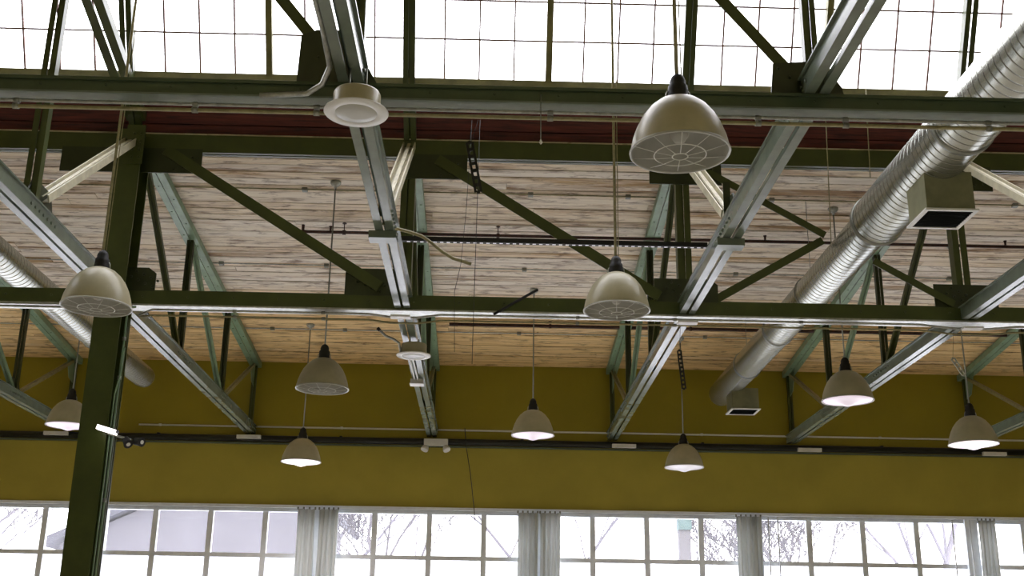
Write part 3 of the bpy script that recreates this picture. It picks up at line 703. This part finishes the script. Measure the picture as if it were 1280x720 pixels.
pipe('conduit', [(XB-.005,12.75,3.375),(XB-.005,14.3,3.375)], .010, M['white'], 'short white conduit under the far part of the speaker truss, right of a pair', 'conduit')
t = thing('junction_box', 'small white box under the speaker truss behind the small speaker', 'junction box', (XB-.02,14.40,3.33))
MB().box(XB-.10, XB+.06, 14.31, 14.46, 3.335, 3.39).build('housing', M['white'], t); MB().box(XB-.11, XB+.07, 14.30, 14.47, 3.325, 3.335).build('cover', M['white'], t)
# perforated straps
def strap(label, p0, p1, mt, w_=.035, wires=()):
    p0, p1 = V(p0), V(p1); t = thing('perforated_strap', label, 'metal strap', p1, 'dangling perforated straps')
    d = (p1-p0); L_ = d.length; d.normalize(); sd = V((1,0,0)); sd = (sd-d*sd.dot(d)).normalized(); m = MB(); n = max(4, int(L_/.045))
    for a in (-1, 1): m.obox(p0, p1, sd, (0,1,0), a*w_/2-w_*.30 if a > 0 else -w_/2, w_/2 if a > 0 else -w_/2+w_*.30, -.002, .002)
    for q in range(n+1):
        c = p0+d*(L_*q/n); m.obox(c-d*.011, c+d*.011, sd, (0,1,0), -w_*.21, w_*.21, -.002, .002)
    m.obox(p0, p1, sd, (0,1,0), w_/2-.002, w_/2, .0, .02)
    m.build('strap', mt, t)
    for a, b_ in wires: MB().tube([a, b_], .0016, 5).build('tie_wire', M['black'], t)
strap('black perforated strap dangling below the nearer beam by the middle', atY(587,178,6.6), atY(598,240,6.6), M['black'], .05, wires=[(atY(587,178,6.6), atY(590,150,6.6)), (atY(589,178,6.6), atY(598,150,6.6))])
strap('black perforated strap dangling below the girder above the dim back lamp', atY(849,438,11.46), atY(855,486,11.46), M['black'], .05, wires=[(atY(849,438,11.46), atY(851,402,11.46))])
strap('short pale perforated strap hanging by the far right truss', atY(1191,448,11.5), atY(1205,469,11.5), M['galv'], .05, wires=[(atY(1191,448,11.5), atY(1192,408,11.5))])
# loose wires
def wire(label, pts, r=.0018, mt=None): return pipe('hanging_wire', pts, r, mt or M['blackpipe'], label, 'wire', 5)
wire('thin dark wire dropping straight from the beam past the girder', [atY(600,150,6.58), atY(597,240,6.58), atY(594,330,6.58), atY(591,420,6.58), atY(590,455,6.58)])
wire('second thin dark wire hanging left of the first, ending lower', [atY(590,150,6.62), atY(583,260,6.62), atY(576,330,6.62), atY(568,365,6.62), atY(568,440,6.62)], .0014)
wire('fine dark wire against the olive wall reaching into the window', [atY(581,535,16.5), atY(583,560,16.5), atY(588,592,16.5), atY(593,640,16.5), atY(595,688,16.5)], .006)
wire('pale wire dropping behind the beam right of the near truss, left one', [atY(1027,60,10.4), atY(1033,165,10.4), atY(1039,305,10.4)], .005, M['olivecond'])
wire('pale wire dropping behind the beam left of the duct, right one', [atY(1077,0,10.4), atY(1084,150,10.4), atY(1088,222,10.4)], .005, M['olivecond'])
p0 = atY(676, 118, YU-.08); p1 = atY(676, 181, YU-.08)
t = thing('sensor_probe', 'thin rod with pointed tip hanging from the nearer beam', 'sensor', p1)
MB().tube([p0, p1+V((0,0,.02))], .003, 6).build('stem', M['screw'], t)
MB().lathe([(0,0),(.009,.012),(.006,.028),(.003,.035)], p1, 8).build('tip', M['white'], t)

# ------------------------------------------------------------------ bar light and spot camera on the column
p = V((cx1-.17, yf-.10, 2.62)); p = atY(134, 538, yf-.10)
t = thing('bar_light', 'small bright bar light clamped to the front of the column', 'light', p)
d = V((1,0,-.28)).normalized()
MB().obox(p-d*.10, p+d*.10, (0,1,0), (0,0,1), -.035, .035, 0, .03).build('housing', M['black'], t)
MB().obox(p-d*.095, p+d*.095, (0,1,0), (0,0,1), -.045, .03, -.018, .025).build('lens', M['tube'], t)
MB().tube([p+d*.06+V((0,0,.01)), p+d*.06+V((0,.10,.0))], .012, 6).build('arm', M['screw'], t)
p = atY(163, 552, yf-.02)
t = thing('spotlight', 'small black twin spotlight on a clamp at the right side of the column', 'spotlight', p)
MB().tube([(cx1-.01,yf+.0,p.z+.09), (cx1+.03,yf-.03,p.z+.07), p+V((0,0,.02))], .012, 6).build('arm', M['screw'], t)
for s, dd in ((-.035,(.5,-.5,-.6)), (.075,(.8,-.45,-.15))):
    c0 = p+V((s,0,0)); d = V(dd).normalized(); hd = MB().tube([c0-d*.05, c0-d*.045, c0+d*.03, c0+d*.05], [.02,.034,.040,.046], 12).build('lamp_head', M['black'], t)
    sub(MB().tube([c0+d*.050, c0+d*.054], [.020,.020], 12), 'glass', M['white'], hd)

# ------------------------------------------------------------------ outside: winter trees, house, sign post
struct(MB().box(-60, 60, YW+.4, 90, FLOOR-.4, FLOOR-.15).build('ground_outside', M['snow']))
def tree(label, x, y, h, seed, lean=0):
    rnd = random.Random(seed); m = MB()
    def br(p, d, L_, r_, lv):
        pts = [p]; rs = [r_]; q = p.copy(); dd = d.copy()
        for i in range(4):
            dd = (dd+V((rnd.uniform(-.22,.22), rnd.uniform(-.22,.22), rnd.uniform(-.05,.16)))).normalized(); q = q+dd*(L_/4); pts.append(q.copy()); rs.append(r_*(1-.16*(i+1)))
            if lv < 5 and i > 0:
                for _ in range(2 if lv < 4 else 1):
                    a = rnd.uniform(0, 2*PI); nd = (dd*.8+V((math.cos(a), math.sin(a), .25))*.75).normalized(); br(q.copy(), nd, L_*rnd.uniform(.5,.72), max(.012, rs[-1]*.58), lv+1)
        m.tube(pts, rs, 5 if lv > 1 else 7, False)
    br(V((x,y,FLOOR-.2)), V((lean,0,1)).normalized(), h, h*.030, 0)
    o = m.build('bare_tree', M['outbark']); o.location = (0,0,0); recentre(o); tag(o, label, 'tree', 'bare winter trees outside')
tree('bare winter tree outside the leftmost window', -11.8, 28, 5.2, 1)
tree('bare winter tree far off beyond the pale house', -7.0, 46, 8.2, 2)
tree('bare winter tree outside the centre-left window', -2.3, 27, 4.6, 3, .1)
tree('bare winter tree outside the window right of centre', 3.0, 38, 6.6, 4, -.05)
tree('bare winter tree beyond the window right of the broad grey curtain', 7.4, 27, 3.6, 12)
tree('bare winter tree seen through the second window from the right', 14.5, 38, 6.8, 6)
t = thing('neighbour_house', 'pale house with a sloping roof outside the window right of the column', 'house', (-7.2,34,FLOOR))
m = MB(); m.poly([(-12.2,34,FLOOR-.2),(-4.9,34,FLOOR-.2),(-4.9,34,4.0),(-6.6,34,5.6),(-12.2,34,3.0)], (0,6,0)); m.build('wall', M['outwall'], t)
m = MB(); m.obox((-12.6,33.7,2.9), (-6.5,33.7,5.75), (0,1,0), (0,0,1), 0, 6.6, 0, .22); m.obox((-6.6,33.7,5.7), (-4.4,33.7,3.8), (0,1,0), (0,0,1), 0, 6.6, 0, .22); m.build('roof', M['outroof'], t)
for a in (-9.4,-7.4): MB().box(a, a+.9, 33.93, 34.0, .6, 2.2).build('window', M['outroof'], t)
p = atY(855, 660, 26)
t = thing('sign_post', 'pale post with a teal cap outside the window right of centre', 'post', (p.x,26,FLOOR))
MB().box(p.x-.13, p.x+.13, 25.9, 26.1, FLOOR-.2, p.z-.05).build('post', M['outwall'], t)
MB().box(p.x-.15, p.x+.15, 25.86, 26.14, p.z-.05, p.z+.30).build('cap', M['teal'], t)

# ------------------------------------------------------------------ light
W = bpy.data.worlds.new('world'); S.world = W; W.use_nodes = True; nt = W.node_tree; bg = nt.nodes['Background']
bg.inputs[0].default_value = (.955,.95,1.0,1); bg.inputs[1].default_value = 6.5
def portal(loc, rot, sx, sy_):
    l = bpy.data.lights.new('daylight_portal', 'AREA'); l.shape = 'RECTANGLE'; l.size = sx; l.size_y = sy_; l.cycles.is_portal = True
    o = bpy.data.objects.new('daylight_portal', l); COL.objects.link(o); o.location = loc; o.rotation_euler = rot; return o
portal(((XWL+XWR)/2, YW+.25, (WT+WB)/2), (-PI/2,0,0), XWR-XWL, WT-WB)          # window wall, facing the hall
c = V((.5,GY,GZ))+gd*GL/2-gn*.15; o = portal(c, (0,0,0), XR-XL, GL)
o.rotation_euler = (-gn).to_track_quat('Z', 'X').to_euler()
o.rotation_euler = Matrix((V((1,0,0)), V((-gn)).cross(V((1,0,0))), -gn)).transposed().to_euler()
for i, (x, y, z, lit) in enumerate(LAMPS):
    if lit:
        l = bpy.data.lights.new('lamp_glow', 'SPOT'); l.energy = {3: 110, 2: 45, 1: 20}[lit]; l.spot_size = math.radians(150); l.spot_blend = .6; l.color = (1,.90,.88); l.shadow_soft_size = .15
        o = bpy.data.objects.new('lamp_glow', l); COL.objects.link(o); o.location = (x,y,z-.11)

S.cycles.use_denoising = True
try: S.cycles.denoiser = 'OPENIMAGEDENOISE'
except Exception: pass
S.cycles.max_bounces = 8; S.cycles.diffuse_bounces = 4; S.cycles.transparent_max_bounces = 12
S.cycles.sample_clamp_indirect = 6
S.view_settings.view_transform = 'Standard'; S.view_settings.look = 'None'; S.view_settings.gamma = 1; S.view_settings.use_curve_mapping = False
S.view_settings.exposure = 0.05
